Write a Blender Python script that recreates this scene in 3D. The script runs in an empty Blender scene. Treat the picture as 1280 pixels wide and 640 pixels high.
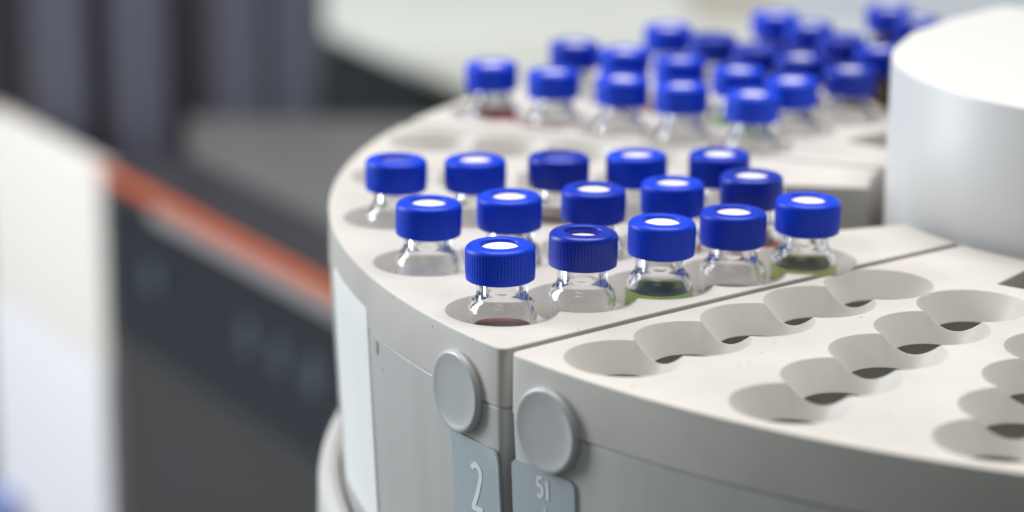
import bpy, bmesh, math, random
from mathutils import Vector, Matrix
rad = math.radians
sc = bpy.context.scene
random.seed(4)

# ------------------------------------------------------------------ camera
# Everything below is modelled in millimetres and scaled to metres when meshed.
MM = 0.001
ZOFF = 400.0                      # height (mm) of the vial cap tops above the bench
CAM_H, PITCH, ROLL, FPX = 113.679 + ZOFF, 0.273052, -0.008765, 3186.26
cam_d = bpy.data.cameras.new("camera")
cam = bpy.data.objects.new("camera", cam_d)
sc.collection.objects.link(cam)
right = Vector((1, 0, 0)); fwd = Vector((0, math.cos(PITCH), -math.sin(PITCH))); up = Vector((0, math.sin(PITCH), math.cos(PITCH)))
xc = right * math.cos(ROLL) - up * math.sin(ROLL)
yc = right * math.sin(ROLL) + up * math.cos(ROLL)
m = Matrix((xc, yc, -fwd)).transposed().to_4x4()
m.translation = Vector((0, 0, CAM_H * MM))
cam.matrix_world = m
cam_d.sensor_width = 36.0
cam_d.lens = FPX / 1280 * 36
cam_d.clip_start = 0.01
cam_d.clip_end = 50
cam_d.dof.use_dof = True
cam_d.dof.focus_distance = 0.428
cam_d.dof.aperture_fstop = 9.4
sc.camera = cam

# ------------------------------------------------------------------ world and lamps
w = bpy.data.worlds.new("World"); sc.world = w; w.use_nodes = True
bg = w.node_tree.nodes["Background"]
bg.inputs[0].default_value = (0.88, 1.0, 0.97, 1); bg.inputs[1].default_value = 0.165

def lamp(name, loc, target, size, power, col, sy=None):
    l = bpy.data.lights.new(name, 'AREA'); l.energy = power; l.color = col
    l.shape = 'RECTANGLE'; l.size = size; l.size_y = sy or size
    o = bpy.data.objects.new(name, l); sc.collection.objects.link(o)
    o.location = loc
    o.rotation_euler = (Vector(target) - Vector(loc)).to_track_quat('-Z', 'Y').to_euler()
    return o
T = (0.1, 0.5, 0.35)
lamp("ceiling_lamp", (0.12, 0.86, 2.05), T, 1.5, 45, (1.0, 0.97, 0.94), 0.9)
lamp("ceiling_tube_lamp", (-0.25, -0.35, 2.05), T, 0.9, 2.4, (1.0, 0.98, 0.97), 0.12)
lamp("window_lamp", (-1.3, 0.95, 0.75), T, 0.42, 22, (0.88, 0.95, 1.0), 1.1)
cl = lamp("cabinet_fill", (-0.85, 0.75, 0.5), (-0.25, 1.25, 0.15), 0.4, 0.75, (1.0, 0.96, 0.93))  # added fill aimed at the white cabinet, stands for no real fixture
cl.data.spread = rad(80)

sc.render.engine = 'CYCLES'
sc.view_settings.view_transform = 'Standard'
sc.view_settings.look = 'None'
sc.view_settings.exposure = 0.0
sc.view_settings.gamma = 1.0
cy = sc.cycles
cy.use_denoising = True
cy.max_bounces = 16; cy.transmission_bounces = 14; cy.transparent_max_bounces = 12
cy.diffuse_bounces = 4; cy.glossy_bounces = 8
cy.caustics_refractive = True; cy.caustics_reflective = False
cy.blur_glossy = 0.6
cy.sample_clamp_indirect = 20.0

# ------------------------------------------------------------------ helpers
def lin(c):
    return tuple(((v / 255 + 0.055) / 1.055) ** 2.4 if v > 10 else v / 255 / 12.92 for v in c)

def mat(name, col, rough=0.5, **kw):
    mt = bpy.data.materials.new(name); mt.use_nodes = True
    b = mt.node_tree.nodes["Principled BSDF"]
    b.inputs["Base Color"].default_value = (*col, 1)
    b.inputs["Roughness"].default_value = rough
    for k, v in kw.items():
        b.inputs[k].default_value = v
    return mt

def N(mt, typ, **props):
    n = mt.node_tree.nodes.new(typ)
    for k, v in props.items(): setattr(n, k, v)
    return n

def mottle(mt, amount=0.06, scale=400.0, speck=True, bump=0.0, bevel=0.0, streak=False):
    """slight uneven tone, tiny specks of dirt, moulded grain and softened edges"""
    nt = mt.node_tree; L = nt.links
    b = nt.nodes["Principled BSDF"]; base = tuple(b.inputs["Base Color"].default_value)
    tc = N(mt, "ShaderNodeTexCoord")
    n1 = N(mt, "ShaderNodeTexNoise"); n1.inputs["Scale"].default_value = scale * 0.12; n1.inputs["Detail"].default_value = 5
    if streak:                    # faint vertical wipe marks
        mp = N(mt, "ShaderNodeMapping"); mp.inputs["Scale"].default_value = (6, 6, 0.35)
        L.new(tc.outputs["Object"], mp.inputs["Vector"]); L.new(mp.outputs["Vector"], n1.inputs["Vector"])
    else:
        L.new(tc.outputs["Object"], n1.inputs["Vector"])
    mr = N(mt, "ShaderNodeMapRange")
    mr.inputs["From Min"].default_value = 0.3; mr.inputs["From Max"].default_value = 0.7
    mr.inputs["To Min"].default_value = 1 - amount; mr.inputs["To Max"].default_value = 1 + amount * 0.5
    L.new(n1.outputs["Fac"], mr.inputs["Value"])
    mul = N(mt, "ShaderNodeMix", data_type='RGBA', blend_type='MULTIPLY')
    mul.inputs["Factor"].default_value = 1
    mul.inputs[6].default_value = base
    L.new(mr.outputs["Result"], mul.inputs[7])
    out = mul.outputs[2]
    if speck:
        n2 = N(mt, "ShaderNodeTexVoronoi"); n2.inputs["Scale"].default_value = scale * 0.75
        L.new(tc.outputs["Object"], n2.inputs["Vector"])
        n3 = N(mt, "ShaderNodeTexNoise"); n3.inputs["Scale"].default_value = scale * 0.5
        L.new(tc.outputs["Object"], n3.inputs["Vector"])
        m1 = N(mt, "ShaderNodeMath", operation='LESS_THAN'); m1.inputs[1].default_value = 0.085
        L.new(n2.outputs["Distance"], m1.inputs[0])
        m2 = N(mt, "ShaderNodeMath", operation='GREATER_THAN'); m2.inputs[1].default_value = 0.56
        L.new(n3.outputs["Fac"], m2.inputs[0])
        m3 = N(mt, "ShaderNodeMath", operation='MULTIPLY'); L.new(m1.outputs[0], m3.inputs[0]); L.new(m2.outputs[0], m3.inputs[1])
        m4 = N(mt, "ShaderNodeMath", operation='MULTIPLY'); L.new(m3.outputs[0], m4.inputs[0]); m4.inputs[1].default_value = 0.55
        mx = N(mt, "ShaderNodeMix", data_type='RGBA')
        L.new(m4.outputs[0], mx.inputs["Factor"]); L.new(out, mx.inputs[6]); mx.inputs[7].default_value = (0.16, 0.14, 0.12, 1)
        out = mx.outputs[2]
    L.new(out, b.inputs["Base Color"])
    nrm = None
    if bevel:
        bv = N(mt, "ShaderNodeBevel"); bv.samples = 6; bv.inputs["Radius"].default_value = bevel
        nrm = bv.outputs["Normal"]
    if bump:
        n4 = N(mt, "ShaderNodeTexNoise"); n4.inputs["Scale"].default_value = scale * 6; n4.inputs["Detail"].default_value = 3
        L.new(tc.outputs["Object"], n4.inputs["Vector"])
        bp = N(mt, "ShaderNodeBump"); bp.inputs["Strength"].default_value = bump; bp.inputs["Distance"].default_value = 0.0002
        L.new(n4.outputs["Fac"], bp.inputs["Height"])
        if nrm: L.new(nrm, bp.inputs["Normal"])
        nrm = bp.outputs["Normal"]
    if nrm: L.new(nrm, b.inputs["Normal"])
    return mt

def link(o, parent=None):
    sc.collection.objects.link(o)
    if parent is not None: o.parent = parent
    return o

def mesh_from(name, verts, faces, material, parent=None, sharp=35, smooth=True, loc=None):
    me = bpy.data.meshes.new(name)
    me.from_pydata([(v[0] * MM, v[1] * MM, v[2] * MM) for v in verts], [], faces)
    bm = bmesh.new(); bm.from_mesh(me); bmesh.ops.recalc_face_normals(bm, faces=bm.faces); bm.to_mesh(me); bm.free()
    if smooth:
        me.polygons.foreach_set("use_smooth", [True] * len(me.polygons))
        me.set_sharp_from_angle(angle=rad(sharp))
    me.materials.append(material)
    o = bpy.data.objects.new(name, me)
    link(o, parent)
    if loc: o.location = [c * MM for c in loc]
    return o

def tag(o, label=None, cat=None, group=None, kind=None):
    if label: o["label"] = label
    if cat: o["category"] = cat
    if group: o["group"] = group
    if kind: o["kind"] = kind
    return o

def thing(name, label, cat, loc, rz=0.0, group=None):
    o = bpy.data.objects.new(name, None); sc.collection.objects.link(o)
    o.empty_display_size = 0.01
    o.location = [c * MM for c in loc]; o.rotation_euler = (0, 0, rz)
    return tag(o, label, cat, group)

def lathe(profile, n=64, rmod=None, close=True):
    """profile [(r,z)] closed loop if it starts/ends on the axis"""
    V = []; F = []; idx = []
    for k, (r, z) in enumerate(profile):
        if r < 1e-6:
            idx.append([len(V)]); V.append((0, 0, z))
        else:
            ring = []
            for i in range(n):
                a = 2 * math.pi * i / n
                rr = r + (rmod(k, i) if rmod else 0)
                ring.append(len(V)); V.append((rr * math.cos(a), rr * math.sin(a), z))
            idx.append(ring)
    for a, b in zip(idx, idx[1:]):
        for i in range(n):
            j = (i + 1) % n
            if len(a) == 1 and len(b) == 1: continue
            if len(a) == 1: F.append((a[0], b[i], b[j]))
            elif len(b) == 1: F.append((a[i], b[0], a[j]))
            else: F.append((a[i], b[i], b[j], a[j]))
    return V, F

def loft(loops, cap0=True, cap1=True):
    V = []; F = []; n = len(loops[0])
    for lp in loops: V += lp
    for k in range(len(loops) - 1):
        for i in range(n):
            j = (i + 1) % n
            F.append((k * n + i, k * n + j, (k + 1) * n + j, (k + 1) * n + i))
    if cap0: F.append(tuple(range(n))[::-1])
    if cap1: F.append(tuple((len(loops) - 1) * n + i for i in range(n)))
    return V, F

def offset(poly, d):
    """inward miter offset of a counter-clockwise polygon"""
    out = []; n = len(poly)
    for i in range(n):
        p0 = Vector(poly[i - 1]); p1 = Vector(poly[i]); p2 = Vector(poly[(i + 1) % n])
        e1 = (p1 - p0).normalized(); e2 = (p2 - p1).normalized()
        n1 = Vector((-e1.y, e1.x)); n2 = Vector((-e2.y, e2.x))
        b = n1 + n2; b /= max(0.35, b.dot(n1) )
        q = p1 + b * d
        out.append((q.x, q.y))
    return out

def prism(name, poly, z0, z1, material, parent=None, bevel=0.0, loc=None):
    """closed polygon extruded from z0 to z1 (mm), with a small rounded top edge"""
    A = sum(poly[i - 1][0] * poly[i][1] - poly[i][0] * poly[i - 1][1] for i in range(len(poly)))
    if A < 0: poly = poly[::-1]
    loops = [[(x, y, z0) for x, y in poly]]
    if bevel:
        for k in range(4):
            a = math.pi / 2 * k / 3
            pp = offset(poly, bevel * (1 - math.cos(a)))
            loops.append([(x, y, z1 - bevel * (1 - math.sin(a))) for x, y in pp])
    else:
        loops.append([(x, y, z1) for x, y in poly])
    V, F = loft(loops)
    return mesh_from(name, V, F, material, parent, loc=loc)

def boxpoly(x0, x1, y0, y1): return [(x0, y0), (x1, y0), (x1, y1), (x0, y1)]

def boolean_cut(o, cutters):
    for c in cutters:
        md = o.modifiers.new("cut", 'BOOLEAN'); md.operation = 'DIFFERENCE'; md.solver = 'EXACT'
        md.object = c
    bpy.context.view_layer.update()
    dg = bpy.context.evaluated_depsgraph_get()
    me = bpy.data.meshes.new_from_object(o.evaluated_get(dg))
    o.modifiers.clear(); o.data = me
    me.transform(Matrix.Scale(MM, 4))
    me.polygons.foreach_set("use_smooth", [True] * len(me.polygons))
    me.set_sharp_from_angle(angle=rad(32))
    for c in cutters: bpy.data.objects.remove(c)

def raw(name, V, F, material=None, parent=None):
    """a mesh left in millimetres until boolean_cut scales it"""
    me = bpy.data.meshes.new(name); me.from_pydata(V, [], F)
    bm = bmesh.new(); bm.from_mesh(me); bmesh.ops.recalc_face_normals(bm, faces=bm.faces); bm.to_mesh(me); bm.free()
    if material: me.materials.append(material)
    o = bpy.data.objects.new(name, me); link(o, parent)
    return o

def copy_tree(o, parent=None):
    c = o.copy(); sc.collection.objects.link(c)
    if parent is not None: c.parent = parent
    for ch in list(o.children): copy_tree(ch, c)
    return c

# ------------------------------------------------------------------ materials
M_rack = mottle(mat("warm_grey_plastic", (0.60, 0.57, 0.535), 0.42, **{"Specular IOR Level": 0.35}), 0.10, 400, True, 0.05, 0.0002)
M_body = mottle(mat("grey_plastic_wall", (0.575, 0.57, 0.555), 0.38, **{"Specular IOR Level": 0.4}), 0.055, 300, True, 0.05, 0.00025, True)
M_button = mottle(mat("button_plastic", (0.49, 0.50, 0.50), 0.3), 0.05, 500, False, 0.0)
M_plate = mottle(mat("silver_label", (0.44, 0.50, 0.52), 0.42, Metallic=0.15), 0.04, 300, False)
M_ink = mat("white_ink", (0.85, 0.85, 0.86), 0.5)
M_paper = mottle(mat("sticker_paper", (0.92, 0.915, 0.90), 0.5), 0.03, 300, False)
M_hub = mottle(mat("hub_plastic", (0.655, 0.65, 0.64), 0.4), 0.02, 60, False)
M_tray = mottle(mat("tray_plastic", (0.62, 0.61, 0.59), 0.5), 0.05, 300, True, 0.5)
M_dark = mat("dark_base", (0.03, 0.03, 0.03), 0.6)
M_capA = mat("cap_bright_blue", (0.0, 0.046, 0.66), 0.40, **{"Specular IOR Level": 0.28})
M_capB = mat("cap_deep_blue", (0.0, 0.024, 0.40), 0.34, **{"Specular IOR Level": 0.4})
M_capC = mat("cap_royal_blue", (0.0, 0.032, 0.50), 0.40, **{"Specular IOR Level": 0.28})
for mt in (M_capA, M_capB, M_capC):
    b = mt.node_tree.nodes["Principled BSDF"]
    b.inputs["Subsurface Weight"].default_value = 0.0
    bv = N(mt, "ShaderNodeBevel"); bv.samples = 4; bv.inputs["Radius"].default_value = 0.0001
    mt.node_tree.links.new(bv.outputs["Normal"], b.inputs["Normal"])
M_sept = mat("white_septum", (0.86, 0.84, 0.85), 0.45)
M_septB = mat("blue_septum", (0.10, 0.12, 0.50), 0.35)
M_glass = mat("clear_glass", (0.985, 0.99, 0.985), 0.0, IOR=1.48, **{"Transmission Weight": 1.0})
def liquid(name, col, rough=0.0):
    return mat(name, col, rough, IOR=1.34, **{"Transmission Weight": 1.0})
M_liq = {"red": liquid("red_liquid", (0.74, 0.17, 0.16)), "green": liquid("green_liquid", (0.52, 0.78, 0.30)),
         "olive": liquid("olive_liquid", (0.70, 0.76, 0.32)), "clear": liquid("clear_liquid", (0.96, 0.95, 0.94)),
         "pink": liquid("pink_liquid", (0.93, 0.72, 0.70))}
M_glass_dark = mat("dark_glass", (0.30, 0.22, 0.15), 0.0, IOR=1.48, **{"Transmission Weight": 1.0})  # darker brownish tint for the last two far rows
M_patch = mat("write_on_patch", (0.80, 0.80, 0.86), 0.6)

# ------------------------------------------------------------------ setting
CX, CY = 131.69, 493.6            # carousel axis
def z(v): return v + ZOFF         # heights were measured from the cap tops

M_bench = mottle(mat("bench_laminate", (0.10, 0.10, 0.105), 0.5), 0.02, 20, False)
o = prism("bench_surface", boxpoly(-1500, 2200, -600, 3600), -30, 0, M_bench); tag(o, kind="structure")
M_wall = mottle(mat("wall_paint", (0.68, 0.70, 0.67), 0.8), 0.02, 10, False)
o = prism("wall", boxpoly(-1500, 2200, 3600, 3660), -30, 2300, M_wall); tag(o, kind="structure")

# ------------------------------------------------------------------ racks
ROW0, STEP = 31.10, 12.0
R5, PITCH_MM = 91.95, 15.918
TC = ROW0 + 6 - 30                # centre angle of the front left rack
RO, RI = 168.0, 60.0
ZT = -11.5                        # rack top below cap tops
def delta(r): return -0.8 + 1.6 * (r - 60) / 107.5
def rack_outline(gap):
    """counter-clockwise outline, in the rack's own frame (x axis = rack centre line)"""
    pts = []
    # the outer arc
    def bnd(side, r):
        a = rad(side * 30 + side * 0 + delta(r))
        g = gap / r
        return a - side * g
    cr = 1.6                      # rounded vertical corners
    n = 48
    a0, a1 = bnd(-1, RO), bnd(1, RO)
    ca = cr / RO
    for k in range(5):            # corner at a0
        t = math.pi / 2 * k / 4
        pts.append(((RO - cr + cr * math.sin(t)), a0 + ca * (1 - math.cos(t))))
    for k in range(1, n):
        pts.append((RO, a0 + ca + (a1 - a0 - 2 * ca) * k / n))
    for k in range(5):
        t = math.pi / 2 * k / 4
        pts.append(((RO - cr + cr * math.cos(t)), a1 - ca * (1 - math.sin(t))))
    for r in (140, 115, 90, 75, RI): pts.append((r, bnd(1, r)))
    # inner side with the handle notch
    an1, an0 = rad(13.5), rad(-13.8)
    a_in = bnd(1, RI); k = 6
    for i in range(1, k): pts.append((RI, a_in + (an1 - a_in) * i / k))
    pts.append((RI, an1)); pts.append((68, an1)); pts.append((77.3, an1))
    for i in range(1, 8): pts.append((77.3, an1 + (an0 - an1) * i / 8))
    pts.append((77.3, an0)); pts.append((68, an0)); pts.append((RI, an0))
    a_b = bnd(-1, RI)
    for i in range(1, k): pts.append((RI, an0 + (a_b - an0) * i / k))
    for r in (RI, 75, 90, 115, 140): pts.append((r, bnd(-1, r)))
    return [(r * math.cos(a), -r * math.sin(a)) for r, a in pts][::-1]
# local frame: x outward along the rack centre; angle t grows towards -y here, matched by the placement below
def place_rack(o, tc): o.rotation_euler = (0, 0, math.pi + rad(tc)); o.scale = (1, 1, 1)

def loc_pt(r, a_deg, zz):         # rack-frame point; a_deg measured like t - tc
    a = rad(a_deg); return (r * math.cos(a), r * math.sin(a), zz)

RB = -68.0                        # bottom of the racks below cap tops
def L0(v): return v - RB          # rack-local height

outl = [(x, -y) for x, y in rack_outline(0.95)][::-1]
def ring(off, zz): return [(x, y, L0(zz)) for x, y in offset(outl, off)]

rack = thing("vial_rack", "front left vial rack holding three rows of blue-capped vials, plate number 2", "vial rack", (CX, CY, z(RB)), group="grey wedge racks round the hub")
# top plate with its skirt
loops = [ring(0.0, -21.6)]
for k in range(5):
    a = math.pi / 2 * k / 4
    loops.append(ring(0.35 * (1 - math.cos(a)), ZT - 0.35 * (1 - math.sin(a))))
V1, F1 = loft(loops, cap0=False)
n = len(outl)
loops2 = [ring(1.38, -21.6), ring(1.38, -16.45)]
V2, F2 = loft(loops2, cap0=False)
base = len(V1)
V = V1 + V2; F = F1 + [tuple(i + base for i in f) for f in F2]
for i in range(n):
    j = (i + 1) % n
    F.append((i, base + i, base + j, j))
top = raw("top_plate", V, F, M_rack, rack)
cutters = []
for pj in (0, 1):                 # neighbours overlap, so cut them in four passes
    for pr in (0, 1):
        cutV = []; cutF = []
        for row in range(pr, 5, 2):
            for col in range(pj, 5, 2):
                rr = R5 + PITCH_MM * col; a = -24 + 12 * row
                cx_, cy_, _ = loc_pt(rr, a, 0)
                prof = [(0, -18.7), (5.0, -18.7), (6.42, -16.45), (9.50, ZT - 0.22), (9.75, ZT + 0.08), (10.3, ZT + 1.5), (0, ZT + 1.5)]
                v, f = lathe(prof, 70 + 2 * (pj + 2 * pr))
                ph = 0.013 * (row + 3 * col)
                b0 = len(cutV)
                cutV += [(p[0] * math.cos(ph) - p[1] * math.sin(ph) + cx_, p[0] * math.sin(ph) + p[1] * math.cos(ph) + cy_, L0(p[2])) for p in v]; cutF += [tuple(i + b0 for i in q) for q in f]
        cutters.append(raw("cutter", cutV, cutF))
top.parent = None
boolean_cut(top, cutters)
top.parent = rack
# lower body: a shell with a floor that the vials stand on
loops = []
for off, zz in ((2.9, RB + 0.0), (2.4, RB + 0.8), (0.15, -22.1), (0.45, -21.75), (1.38, -21.75), (1.38, -33.4)):
    loops.append(ring(off, zz))
V, F = loft(loops)
body = mesh_from("body", V, F, M_body, rack)
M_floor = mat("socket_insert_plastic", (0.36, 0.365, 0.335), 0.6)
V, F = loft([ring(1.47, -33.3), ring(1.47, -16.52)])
insert = raw("socket_insert", V, F, M_floor)
cutV = []; cutF = []
for row in range(5):
    for col in range(5):
        cx_, cy_, _ = loc_pt(R5 + PITCH_MM * col, -24 + 12 * row, 0)
        v, f = lathe([(0, -32.1), (7.0, -32.1), (7.0, -15.8), (0, -15.8)], 64)
        b0 = len(cutV)
        cutV += [(p[0] + cx_, p[1] + cy_, L0(p[2])) for p in v]; cutF += [tuple(i + b0 for i in q) for q in f]
boolean_cut(insert, [raw("cutter", cutV, cutF)])
insert.parent = rack
# round clip buttons on the outer wall
def button(a, parent, nm="clip_button"):
    prof = [(0, -1.2), (6.0, -1.2), (7.0, -0.6), (7.1, 0.15), (7.0, 0.55), (6.75, 0.78), (6.4, 0.82), (6.05, 0.74), (5.2, 0.60), (4.2, 0.52), (2.5, 0.46), (0, 0.44)]
    v, f = lathe(prof, 72)
    R = RO + 0.35
    vv = []
    for x, y, h in v:             # lathe axis -> outward
        ang = rad(a) + y / RO
        rr = R + h
        vv.append((rr * math.cos(ang), rr * math.sin(ang), L0(-22.0) + x))
    return mesh_from(nm, vv, f, M_button, parent, sharp=50)
button(26.25, rack); button(-25.50, rack)

# racks: left, right, far, and the one behind the hub
def bent(name, pts, R, material, parent, thick=0.25, tilt=None, a0=0.0):
    """a thin plate following the curved wall; pts are (angle_deg, z)"""
    lo = []; out = []
    dens = []
    for i in range(len(pts)):
        p, q = pts[i], pts[(i + 1) % len(pts)]
        k = max(1, int(abs(p[0] - q[0]) / 0.35))
        for s in range(k): dens.append((p[0] + (q[0] - p[0]) * s / k, p[1] + (q[1] - p[1]) * s / k))
    # triangulated through vertical strips by delaunay
    from mathutils.geometry import delaunay_2d_cdt
    amin = min(p[0] for p in dens); amax = max(p[0] for p in dens); zmin = min(p[1] for p in dens); zmax = max(p[1] for p in dens)
    vs = [Vector((a * 2.93, zz)) for a, zz in dens]
    m_ = len(vs)
    extra = []
    a = amin + 0.35
    while a < amax - 0.1:
        zz = zmin + 0.9
        while zz < zmax - 0.3:
            extra.append(Vector((a * 2.93, zz))); zz += 2.3
        a += 0.35
    r_ = delaunay_2d_cdt(vs + extra, [], [list(range(m_))], 1, 1e-5)
    pv, pf = r_[0], r_[2]
    V = []
    def wallR(zz): return R - 2.3 * max(0, (-22 - zz)) / 46.0
    for p in pv:
        a_, zz = p.x / 2.93, p.y
        e = tilt(a_, zz) if tilt else 0
        V.append((a_, zz, wallR(zz) + thick + e))
    nn = len(V)
    VV = [(r * math.cos(rad(a_)), r * math.sin(rad(a_)), L0(zz)) for a_, zz, r in V] + \
         [((r - thick - 0.05) * math.cos(rad(a_)), (r - thick - 0.05) * math.sin(rad(a_)), L0(zz)) for a_, zz, r in V]
    FF = [tuple(f) for f in pf] + [tuple(i + nn for i in f[::-1]) for f in pf]
    cnt = {}
    for f in pf:
        for i in range(len(f)):
            e_ = (f[i], f[(i + 1) % len(f)]); cnt[e_] = 1
    for (i, j) in list(cnt):
        if (j, i) not in cnt: FF.append((i, j, j + nn, i + nn))
    return mesh_from(name, VV, FF, material, parent, sharp=40)

def rounded_rect(a0, a1, z0, z1, r=1.2, corners=(1, 1, 1, 1)):
    """angle/z outline with rounded corners (r in mm); corners: bl, br, tr, tl"""
    k = 1 / 2.93; pts = []
    cs = [((a0, z0), 180), ((a1, z0), 270), ((a1, z1), 0), ((a0, z1), 90)]
    for idx, ((a, zz), st) in enumerate(cs):
        sx = 1 if idx in (0, 3) else -1; sz = 1 if idx in (0, 1) else -1
        if corners[idx]:
            for i in range(6):
                t = rad(st + 90 * i / 5)
                pts.append((a + (sx * r + r * math.cos(t)) * k, zz + sz * r + r * math.sin(t)))
        else: pts.append((a, zz))
    return pts

def strokes(name, paths, width, R, parent, material=None, lift=0.30):
    """painted figure built as ribbons on the curved wall; paths of (mm along the arc, mm up) round (a0, z0)"""
    V = []; F = []
    def wallR(zz): return R - 2.3 * max(0, (-22 - zz)) / 46.0
    for (a0, z0, pts) in paths:
        lift += 0.012
        P = [Vector(p) for p in pts]
        L_ = []; R_ = []
        for i, p in enumerate(P):
            d = (P[min(i + 1, len(P) - 1)] - P[max(i - 1, 0)]).normalized()
            nn = Vector((-d.y, d.x)) * width / 2
            e = 0
            L_.append(p + nn); R_.append(p - nn)
        b = len(V)
        for p in L_ + R_:
            zz = z0 + p.y; a = rad(a0) + p.x / RO
            r = wallR(zz) + lift
            V.append((r * math.cos(a), r * math.sin(a), L0(zz)))
        for p in L_ + R_:
            zz = z0 + p.y; a = rad(a0) + p.x / RO
            r = wallR(zz) + lift - 0.12
            V.append((r * math.cos(a), r * math.sin(a), L0(zz)))
        k = len(P)
        for i in range(k - 1):
            F.append((b + i, b + i + 1, b + k + i + 1, b + k + i))
            F.append((b + 2 * k + i, b + 3 * k + i, b + 3 * k + i + 1, b + 2 * k + i + 1))
            F.append((b + i, b + 2 * k + i, b + 2 * k + i + 1, b + i + 1))
            F.append((b + k + i, b + k + i + 1, b + 3 * k + i + 1, b + 3 * k + i))
        F.append((b, b + k, b + 3 * k, b + 2 * k)); F.append((b + k - 1, b + 3 * k - 1, b + 4 * k - 1, b + 2 * k - 1))
    return mesh_from(name, V, F, material or M_ink, parent, smooth=False)

def arc(cx_, cy_, rx, ry, d0, d1, k=14):
    return [(cx_ + rx * math.cos(rad(d0 + (d1 - d0) * i / k)), cy_ + ry * math.sin(rad(d0 + (d1 - d0) * i / k))) for i in range(k + 1)]

rackR = copy_tree(rack)
rackR["label"] = "front right vial rack with empty sockets and a plate numbered 51"
rackF = copy_tree(rack)
rackF["label"] = "blurred far vial rack carrying rows of blue-capped vials behind the front left rack"
rack["label"] = "front left vial rack with the in-focus blue-capped vials and a plate numbered 2"
place_rack(rack, TC); place_rack(rackR, TC + 60); place_rack(rackF, TC - 60)

# number plate 2 with a lifted corner
def lift2(a, zz):
    u = (a - 28.6) / 1.9; v = (zz + 34.5) / 4.0
    return 0.9 * max(0, u) ** 2 * max(0, min(1, v)) ** 1.2 if u > 0 else 0
pl = bent("number_plate", rounded_rect(32.44 - TC, 37.45 - TC, -62, -29.4, 1.6, (1, 1, 1, 0)), RO - 0.1, M_plate, rack, 0.35, lift2)
two = arc(0, 2.35, 1.3, 1.5, 158, -22, 14) + [(0.95, 0.9), (0.2, -1.1), (-0.75, -3.0), (-1.2, -3.85)]
strokes("painted_number", [(35.0 - TC, -37.5, two), (35.0 - TC, -37.5, [(-1.62, -4.02), (1.62, -4.02)])], 0.98, RO - 0.1, pl, lift=0.42)
# number plate 51
TR = TC + 60
pl = bent("number_plate", rounded_rect(38.42 - TR, 43.6 - TR, -62, -29.2, 1.6), RO - 0.1, M_plate, rackR, 0.35)
five = [(0.62, 1.62), (-0.42, 1.62), (-0.58, 0.15)] + arc(0, -0.62, 0.62, 1.0, 125, -150, 12)
one = [(-0.45, 1.05), (0.05, 1.7), (0.05, -1.72)]
strokes("painted_number", [(40.86 - TR, -32.3, five), (41.47 - TR, -32.3, one)], 0.56, RO - 0.1, pl, lift=0.42)
strokes("painted_bar", [(41.22 - TR, -40.0, [(0, 4.6), (0, -8)])], 0.36, RO - 0.1, pl, lift=0.42)
# white sticker round the left wall
bent("paper_sticker", rounded_rect(10.5 - TC, 20.5 - TC, -60, -18.3, 1.4), RO - 0.05, M_paper, rack, 0.18)
# the small stain beside it
M_stain = mat("stain", (0.42, 0.41, 0.36), 0.6)
bent("stain", [(22.0 - TC, -22.6), (22.25 - TC, -22.9), (22.3 - TC, -24.2), (22.15 - TC, -25.2), (21.85 - TC, -24.9), (21.95 - TC, -23.6)], RO, M_stain, rack, 0.03)

# ------------------------------------------------------------------ carousel tray and hub
prof = [(0, -10), (60, -10), (150, -10), (162, -9.0), (166.0, -4), (166.9, 3), (167.0, 7.0), (167.4, 8.3), (168.6, 8.8), (169.9, 8.4), (170.5, 7.2), (170.8, 4), (171.2, -20), (166, -24), (60, -24), (0, -24)]
tr = thing("carousel_tray", "round grey carousel tray whose rim circles the racks", "tray", (CX, CY, z(RB)))
ps = [(0, -0.4)] + [(60, -0.4), (150, -0.4), (163.5, -0.4), (165.9, -0.2), (166.1, 0.6), (166.2, 1.6), (166.7, 2.7), (168.3, 3.3), (169.8, 2.8), (170.4, 1.6), (170.7, 0), (171.0, -20), (166, -24), (60, -24), (0, -24)]
v, f = lathe(ps, 220)
mesh_from("rim", v, f, M_tray, tr)
v, f = lathe([(0, -24.2), (140, -24.2), (145, -30), (150, -331.5), (0, -331.5)], 96)
mesh_from("pedestal", v, f, M_dark, tr)

# hub with its pointed back
def circ(R, t0, t1, k): return [(-R * math.cos(rad(t0 + (t1 - t0) * i / k)), -R * math.sin(rad(t0 + (t1 - t0) * i / k))) for i in range(k + 1)]
RH = 56.8
pts = circ(RH, -20, 255, 110)     # most of the circle
def pol(r, t): return (-r * math.cos(rad(t)), -r * math.sin(rad(t)))
pts += [pol(60.5, -82), pol(66.5, -71.5), pol(68.0, -69.8), pol(67.6, -67.5), pol(61.6, -52), pol(58.2, -33)]
hub = thing("carousel_hub", "tall white drum-shaped hub in the middle of the racks", "hub", (CX, CY, z(RB)))
prism("drum", pts, L0(-68 + 0.2), L0(16.0), M_hub, hub, bevel=0.9)

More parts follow.
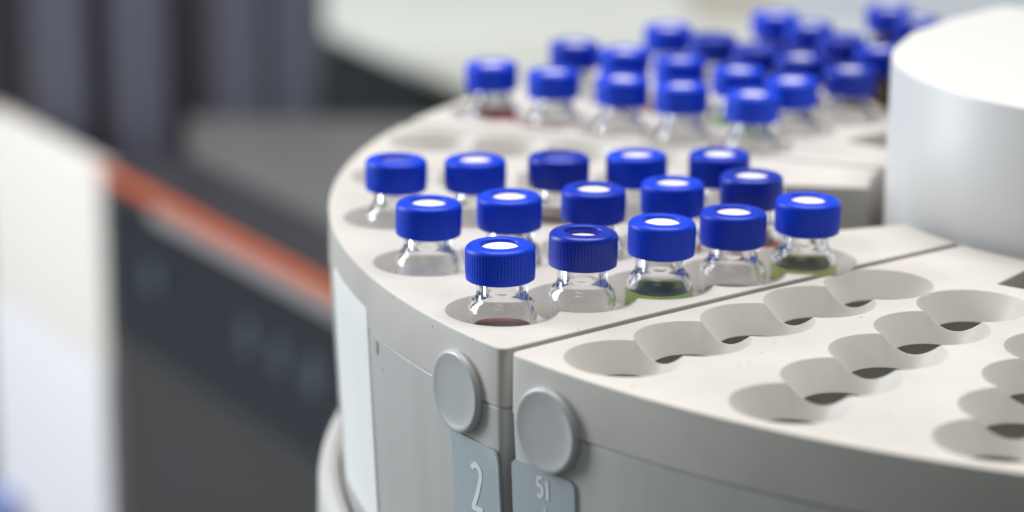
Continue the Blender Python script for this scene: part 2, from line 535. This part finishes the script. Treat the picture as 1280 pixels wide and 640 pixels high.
# ------------------------------------------------------------------ vials
def make_vial_meshes():
    root = thing("sample_vial", "vial", "vial", (0, 0, 0), group="blue-capped glass sample vials in the racks")
    g = [(0, 0), (5.1, 0), (5.75, 0.25), (6.0, 0.9), (6.0, 20.4), (5.97, 20.9), (5.84, 21.5), (5.55, 22.0), (5.1, 22.4), (4.7, 22.75), (4.42, 23.2), (4.32, 23.7), (4.3, 26.2), (4.25, 30.6),
         (2.9, 30.6), (2.95, 24.0), (3.15, 23.3), (3.6, 22.6), (4.2, 22.0), (4.65, 21.4), (4.92, 20.8), (5.0, 20.2), (5.0, 2.0), (4.4, 1.3), (0, 1.0)]
    v, f = lathe(g, 72)
    glass = mesh_from("glass_body", v, f, M_glass, root, sharp=60)
    # cap: ribbed side, chamfered top ring, opening, hollow underneath
    top = 32.0
    c = [(4.36, 26.3), (4.36, 25.9), (5.45, 25.9), (5.68, 26.05), (5.74, 26.5), (5.74, 27.0), (5.78, 27.3), (5.78, 30.9), (5.74, 31.15), (5.58, 31.5), (5.25, 31.8), (4.8, 31.93), (3.9, top), (3.5, top), (3.28, 31.88), (3.2, 31.6), (3.18, 30.9), (3.18, 30.75), (4.36, 30.75), (4.36, 26.3)]
    ribbed = {4, 5, 6, 7, 8}
    def rm(k, i):
        if k not in ribbed: return 0
        d = {4: 0.04, 5: 0.06, 6: 0.095, 7: 0.095, 8: 0.04}[k]
        return -d * (1 if i % 4 in (0,) else 0.45 if i % 4 in (1, 3) else 0)
    v, f = lathe(c, 256, rm)
    cap = mesh_from("screw_cap", v, f, M_capA, root, sharp=50)
    v, f = lathe([(0, 30.65), (4.1, 30.65), (4.1, 30.74), (3.15, 30.8), (3.0, 31.36), (2.85, 31.44), (2.2, 31.42), (0.7, 31.34), (0, 31.33)], 48)
    sep = mesh_from("septum", v, f, M_sept, cap)
    return root, glass, cap, sep
proto, P_glass, P_cap, P_sep = make_vial_meshes()
def liquid_mesh(level):
    me = [(0, 1.05), (4.42, 1.35), (5.04, 2.05), (5.04, level - 0.0), (4.98, level), (4.5, level - 0.28), (3.0, level - 0.42), (0, level - 0.45)]
    v, f = lathe(me, 64); return v, f
liq_cache = {}
def add_liquid(root, kind, level):
    key = (kind, level)
    if key in liq_cache:
        o = liq_cache[key].copy(); sc.collection.objects.link(o); o.parent = root; return o
    v, f = liquid_mesh(level)
    o = mesh_from("liquid", v, f, M_liq[kind], root, sharp=60)
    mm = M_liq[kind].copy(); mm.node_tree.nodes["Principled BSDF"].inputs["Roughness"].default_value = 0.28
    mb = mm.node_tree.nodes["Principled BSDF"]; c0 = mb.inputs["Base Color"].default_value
    mb.inputs["Base Color"].default_value = tuple(c ** 0.45 for c in c0[:3]) + (1,)  # surface copy paler than the liquid: bright reflection put into its colour
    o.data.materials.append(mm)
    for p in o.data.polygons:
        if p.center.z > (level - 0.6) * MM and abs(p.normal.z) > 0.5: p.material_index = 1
    liq_cache[key] = o; return o
patch_cache = []
def add_patch(root, rot):
    """white ceramic writing patch on the glass, rounded at the top"""
    if not patch_cache:
        V = []; F = []
        n_ = 24
        for i in range(n_ + 1):
            u = -1 + 2 * i / n_
            a = u * 0.80
            topz = 17.9 + 3.5 * math.sqrt(max(0, 1 - abs(u) ** 2.6))
            for r in (6.03, 6.09):
                V.append((r * math.cos(a), r * math.sin(a), 7.0)); V.append((r * math.cos(a), r * math.sin(a), topz))
        for i in range(n_):
            b = i * 4; c_ = b + 4
            F += [(b + 2, c_ + 2, c_ + 3, b + 3), (b, b + 1, c_ + 1, c_), (b + 1, b + 3, c_ + 3, c_ + 1), (b, c_, c_ + 2, b + 2)]
        F += [(0, 2, 3, 1), (n_ * 4, n_ * 4 + 1, n_ * 4 + 3, n_ * 4 + 2)]
        o = mesh_from("writing_patch", V, F, M_patch, root); patch_cache.append(o)
    else:
        o = patch_cache[0].copy(); sc.collection.objects.link(o); o.parent = root
    o.rotation_euler = (0, 0, rot); return o

ORD = ["outermost", "second from the rim", "middle", "second from the hub", "innermost"]
ROWN = {0: "front row beside the seam", 1: "second row of the front left rack", 2: "third row of the front left rack",
        5: "nearest row of the far rack", 6: "second row of the far rack", 7: "third row of the far rack",
        8: "fourth row of the far rack", 9: "last row of the far rack"}
# (row, place from rim): (cap, septum, liquid, level, patch)
spec = {
 (0, 0): ("A", "w", "red", 17.9, None), (0, 1): ("B", "w", "clear", 12.0, None), (0, 2): ("A", "w", "green", 20.0, None),
 (0, 3): ("C", "w", "pink", 17.0, None), (0, 4): ("A", "w", "olive", 20.2, None),
 (1, 0): ("A", "w", None, 0, -0.25), (1, 1): ("A", "w", "clear", 14.0, None), (1, 2): ("C", "w", "pink", 18.5, None),
 (1, 3): ("A", "w", "clear", 12.0, None), (1, 4): ("B", "w", "red", 19.8, None),
 (2, 0): ("A", "b", None, 0, None), (2, 1): ("A", "w", "clear", 12.0, None), (2, 2): ("B", "b", "pink", 20.0, None),
 (2, 3): ("A", "w", "clear", 15.0, None), (2, 4): ("C", "w", "clear", 15.0, None),
 (5, 0): ("A", "w", "red", 20.8, -0.9), (5, 1): ("A", "w", "red", 18.0, None), (5, 2): ("A", "w", "clear", 14.0, None),
 (5, 3): ("A", "w", "clear", 16.0, None), (5, 4): ("A", "w", "clear", 15.0, None),
 (6, 1): ("A", "w", "red", 20.5, None), (7, 1): ("B", "b", "clear", 14.0, None), (6, 3): ("A", "w", "green", 20.9, None),
 (7, 2): ("B", "b", "clear", 14.0, None), (7, 4): ("B", "w", "clear", 14.0, None), (8, 2): ("B", "b", "clear", 14.0, None), (8, 3): ("C", "w", "clear", 14.0, None),
}
CAPN = {"A": "bright blue cap", "B": "dark navy-blue cap", "C": "deep royal-blue cap"}
LIQN = {"red": "red liquid", "green": "green liquid", "olive": "yellow-green liquid", "clear": "clear liquid", "pink": "pinkish liquid", None: "empty glass"}
vial_roots = [proto] + [copy_tree(proto) for _ in range(39)]
for k in (0, 1, 2, 5, 6, 7, 8, 9):
    for j in range(5):
        cap, sp, lq, lev, patch = spec.get((k, j), (("B" if (k + j) % 2 == 0 else "C") if k >= 7 and j > 0 else "C" if (k + j) % 3 == 0 else "A", "w", "clear", 13.0 + (j * 3 + k) % 5, None))
        r = R5 + PITCH_MM * (4 - j); t = rad(ROW0 - STEP * k)
        x, y = CX - r * math.cos(t), CY - r * math.sin(t)
        v_ = vial_roots.pop(0)
        kids = {c.name.split(".")[0]: c for c in v_.children}
        capo = kids["screw_cap"]; sepo = [c for c in capo.children][0]
        # real vials never sit perfectly upright or turned alike
        rz = random.uniform(0, 6.28); tx, ty = random.uniform(-.015, .015), random.uniform(-.015, .015)
        v_.location = (x * MM, y * MM, (z(-32.0) - 0.0) * MM)
        v_.rotation_euler = (tx, ty, 0.0)
        capo.rotation_euler = (random.uniform(-.014, .014), random.uniform(-.014, .014), rz)
        capo.location = (random.uniform(-.06, .06) * MM, random.uniform(-.06, .06) * MM, random.uniform(-0.22, 0.2) * MM); capo.scale = (1.03, 1.03, 1.0)
        for ob, mt in ((capo, {"A": M_capA, "B": M_capB, "C": M_capC}[cap]), (sepo, M_sept if sp == "w" else M_septB)):
            ob.material_slots[0].link = 'OBJECT'; ob.material_slots[0].material = mt
        if k == 0 and j == 1: sepo.location = (0, 0, -0.7 * MM)
        if k >= 8:
            gl = kids["glass_body"]; gl.material_slots[0].link = 'OBJECT'; gl.material_slots[0].material = M_glass_dark
        row = ROWN[k]
        v_["label"] = "%s vial, %s, %s" % (ORD[j], row, CAPN[cap])
        if k >= 8: v_["label"] += ", dark glass"
        v_["group"] = "blue-capped glass sample vials in the racks"
        P_ = (k, j, v_, lq, lev, patch)
        if lq: add_liquid(v_, lq, lev)
        if patch is not None: add_patch(v_, -math.pi / 2 + patch)


# ------------------------------------------------------------------ background, all scaled up about the camera: dark instrument with an orange edge
M_blk = mottle(mat("instrument_top", (0.12, 0.12, 0.12), 0.35), 0.05, 20, False)
M_blk2 = mat("instrument_lip", (0.035, 0.034, 0.04), 0.35)
M_face = mat("instrument_glass_front", (0.011, 0.015, 0.021), 0.35)
M_face2 = mat("instrument_grey_front", (0.032, 0.032, 0.033), 0.45)
M_org = mat("orange_trim", (0.40, 0.075, 0.014), 0.65)
M_sil = mat("silver_trim", (0.24, 0.22, 0.225), 0.6, Metallic=0.3)
U = Vector((0.525, -0.851)); W = Vector((0.851, 0.525)); P1 = Vector((-192.9, 1180.5))  # background corners and heights from here on were worked out from image pixels
def uw(s, w_): q = P1 + U * s + W * w_; return (q.x, q.y)
ins = thing("laboratory_instrument", "long dark instrument with an orange trim edge, left of the racks", "instrument", (P1.x, P1.y, 0))
def lp(pts): return [(x - P1.x, y - P1.y) for x, y in pts]
sL = 260; sA = -8
prism("front_housing", lp([uw(sA + 0.5, 5), uw(sL - .5, 5), (168, 1103), (84, 1302), (-168, 1302)]), 0.3, z(-191), M_face2, ins)
prism("top_panel", lp([uw(sA, 48), uw(sL, 48), (171, 1106), (84, 1306), (-171, 1306)]), z(-190.9), z(-178), M_blk, ins, bevel=1.4)
prism("dark_lip", lp([uw(sA, 3), uw(sL, 3), uw(sL, 47.5), uw(sA, 47.5)]), z(-190.9), z(-176.3), M_blk2, ins, bevel=3)
prism("orange_trim", lp([uw(sA, -2), uw(sL, -2), uw(sL, 2.6), uw(sA, 2.6)]), z(-180.3), z(-175.3), M_org, ins, bevel=1.5)
prism("silver_trim", lp([uw(56, -3), uw(sL, -3), uw(sL, 2.5), uw(56, 2.5)]), z(-187.5), z(-180.8), M_sil, ins, bevel=1.5)
prism("glass_front", lp([uw(sA + 5, 0.6), uw(sL, 0.6), uw(sL, 4.8), uw(sA + 5, 4.8)]), z(-256), z(-191.2), M_face, ins)
M_key = mat("pale_key", (0.05, 0.062, 0.08), 0.5)
for s, w2, h2 in ((49, 13, 11), (151, 11, 13), (182, 10, 13), (213, 13, 13)):
    prism("key", lp([uw(s - w2 / 2, -0.4), uw(s + w2 / 2, -0.4), uw(s + w2 / 2, 0.5), uw(s - w2 / 2, 0.5)]), z(-213 - h2), z(-213 + h2 * .2), M_key, ins)

# white cabinet door left of it
M_door = mottle(mat("cabinet_white", (0.62, 0.59, 0.56), 0.5), 0.02, 20, False)
M_door2 = mottle(mat("drawer_white", (0.60, 0.595, 0.62), 0.5), 0.02, 20, False)
cab = thing("white_cabinet", "white cabinet front standing left of the dark instrument", "cabinet", (P1.x, P1.y, 0))
prism("upper_panel", lp([uw(-10, 0), uw(-174, 0), uw(-174, 12), uw(-10, 12)]), z(-277.5), z(-179), M_door, cab, bevel=1.4)
prism("drawer_front", lp([uw(-10, -1.4), uw(-174, -1.4), uw(-174, 12), uw(-10, 12)]), 0.3, z(-279), M_door2, cab, bevel=1.4)
q = uw(-150, -18)
M_blue = mat("blue_folder", (0.22, 0.30, 0.62), 0.5)
o = prism("blue_box", boxpoly(-18, 18, -8, 8), 0, 13, M_blue, None, bevel=1, loc=(q[0], q[1], 0.3)); tag(o, "small blue box lying at the foot of the white cabinet", "box")

# ribbed dark cabinet
M_slat = mat("slat_grey", (0.085, 0.088, 0.12), 0.4)
M_slatd = mat("slat_dark", (0.06, 0.052, 0.066), 0.5)
rc = thing("slatted_cabinet", "dark cabinet with wide vertical slats behind the instrument", "cabinet", (-182, 1347, 0))
prism("backing", boxpoly(-140, 78, 6, 42), 0.4, z(120), M_slatd, rc)
for x0, x1 in ((-122, -100), (-76, -47), (-34, -4), (21, 48), (52, 77.0)):
    prism("slat", boxpoly(x0, x1, -4, 5.8), 0.4, z(120), M_slat, rc, bevel=1.4)

# side bench with a pale top, standing behind
M_top = mottle(mat("pale_worktop", (0.68, 0.70, 0.665), 0.45), 0.02, 10, False)
M_void = mat("dark_under_block", (0.018, 0.022, 0.024), 0.6)  # one flat dark tone for everything below the worktop
sb = thing("side_bench", "pale worktop on a dark block behind the racks", "bench", (0, 1680, 0))
pb = [(-238, 1855), (-106, 1583), (-27, 1420), (56, 1249), (980, 1249), (1260, 3400), (-238, 3400)]
pb = [(x, y - 1680) for x, y in pb]
prism("worktop", pb, z(-191), z(-185.5), M_top, sb, bevel=1.4)
A_ = sum(pb[i - 1][0] * pb[i][1] - pb[i][0] * pb[i - 1][1] for i in range(len(pb)))
prism("under_block", offset(pb if A_ > 0 else pb[::-1], 16), 0.4, z(-191.4), M_void, sb)
o = prism("beige_box", boxpoly(-21, 21, -39, 84), 0, 35, mat("beige_card", (0.50, 0.47, 0.42), 0.7), None, bevel=1, loc=(140, 1666, z(-185.5) + 0.2))
tag(o, "blurred beige box on the pale worktop behind the far vials", "box")
o = prism("grey_case", boxpoly(0, 364, 0, 168), 0, 42, mat("blue_grey_case", (0.50, 0.54, 0.60), 0.5), None, bevel=2, loc=(179, 1624, z(-185.5) + 0.2))
o.rotation_euler = (0, 0, -0.35)
tag(o, "wide blue-grey case on the worktop behind the white hub", "case")
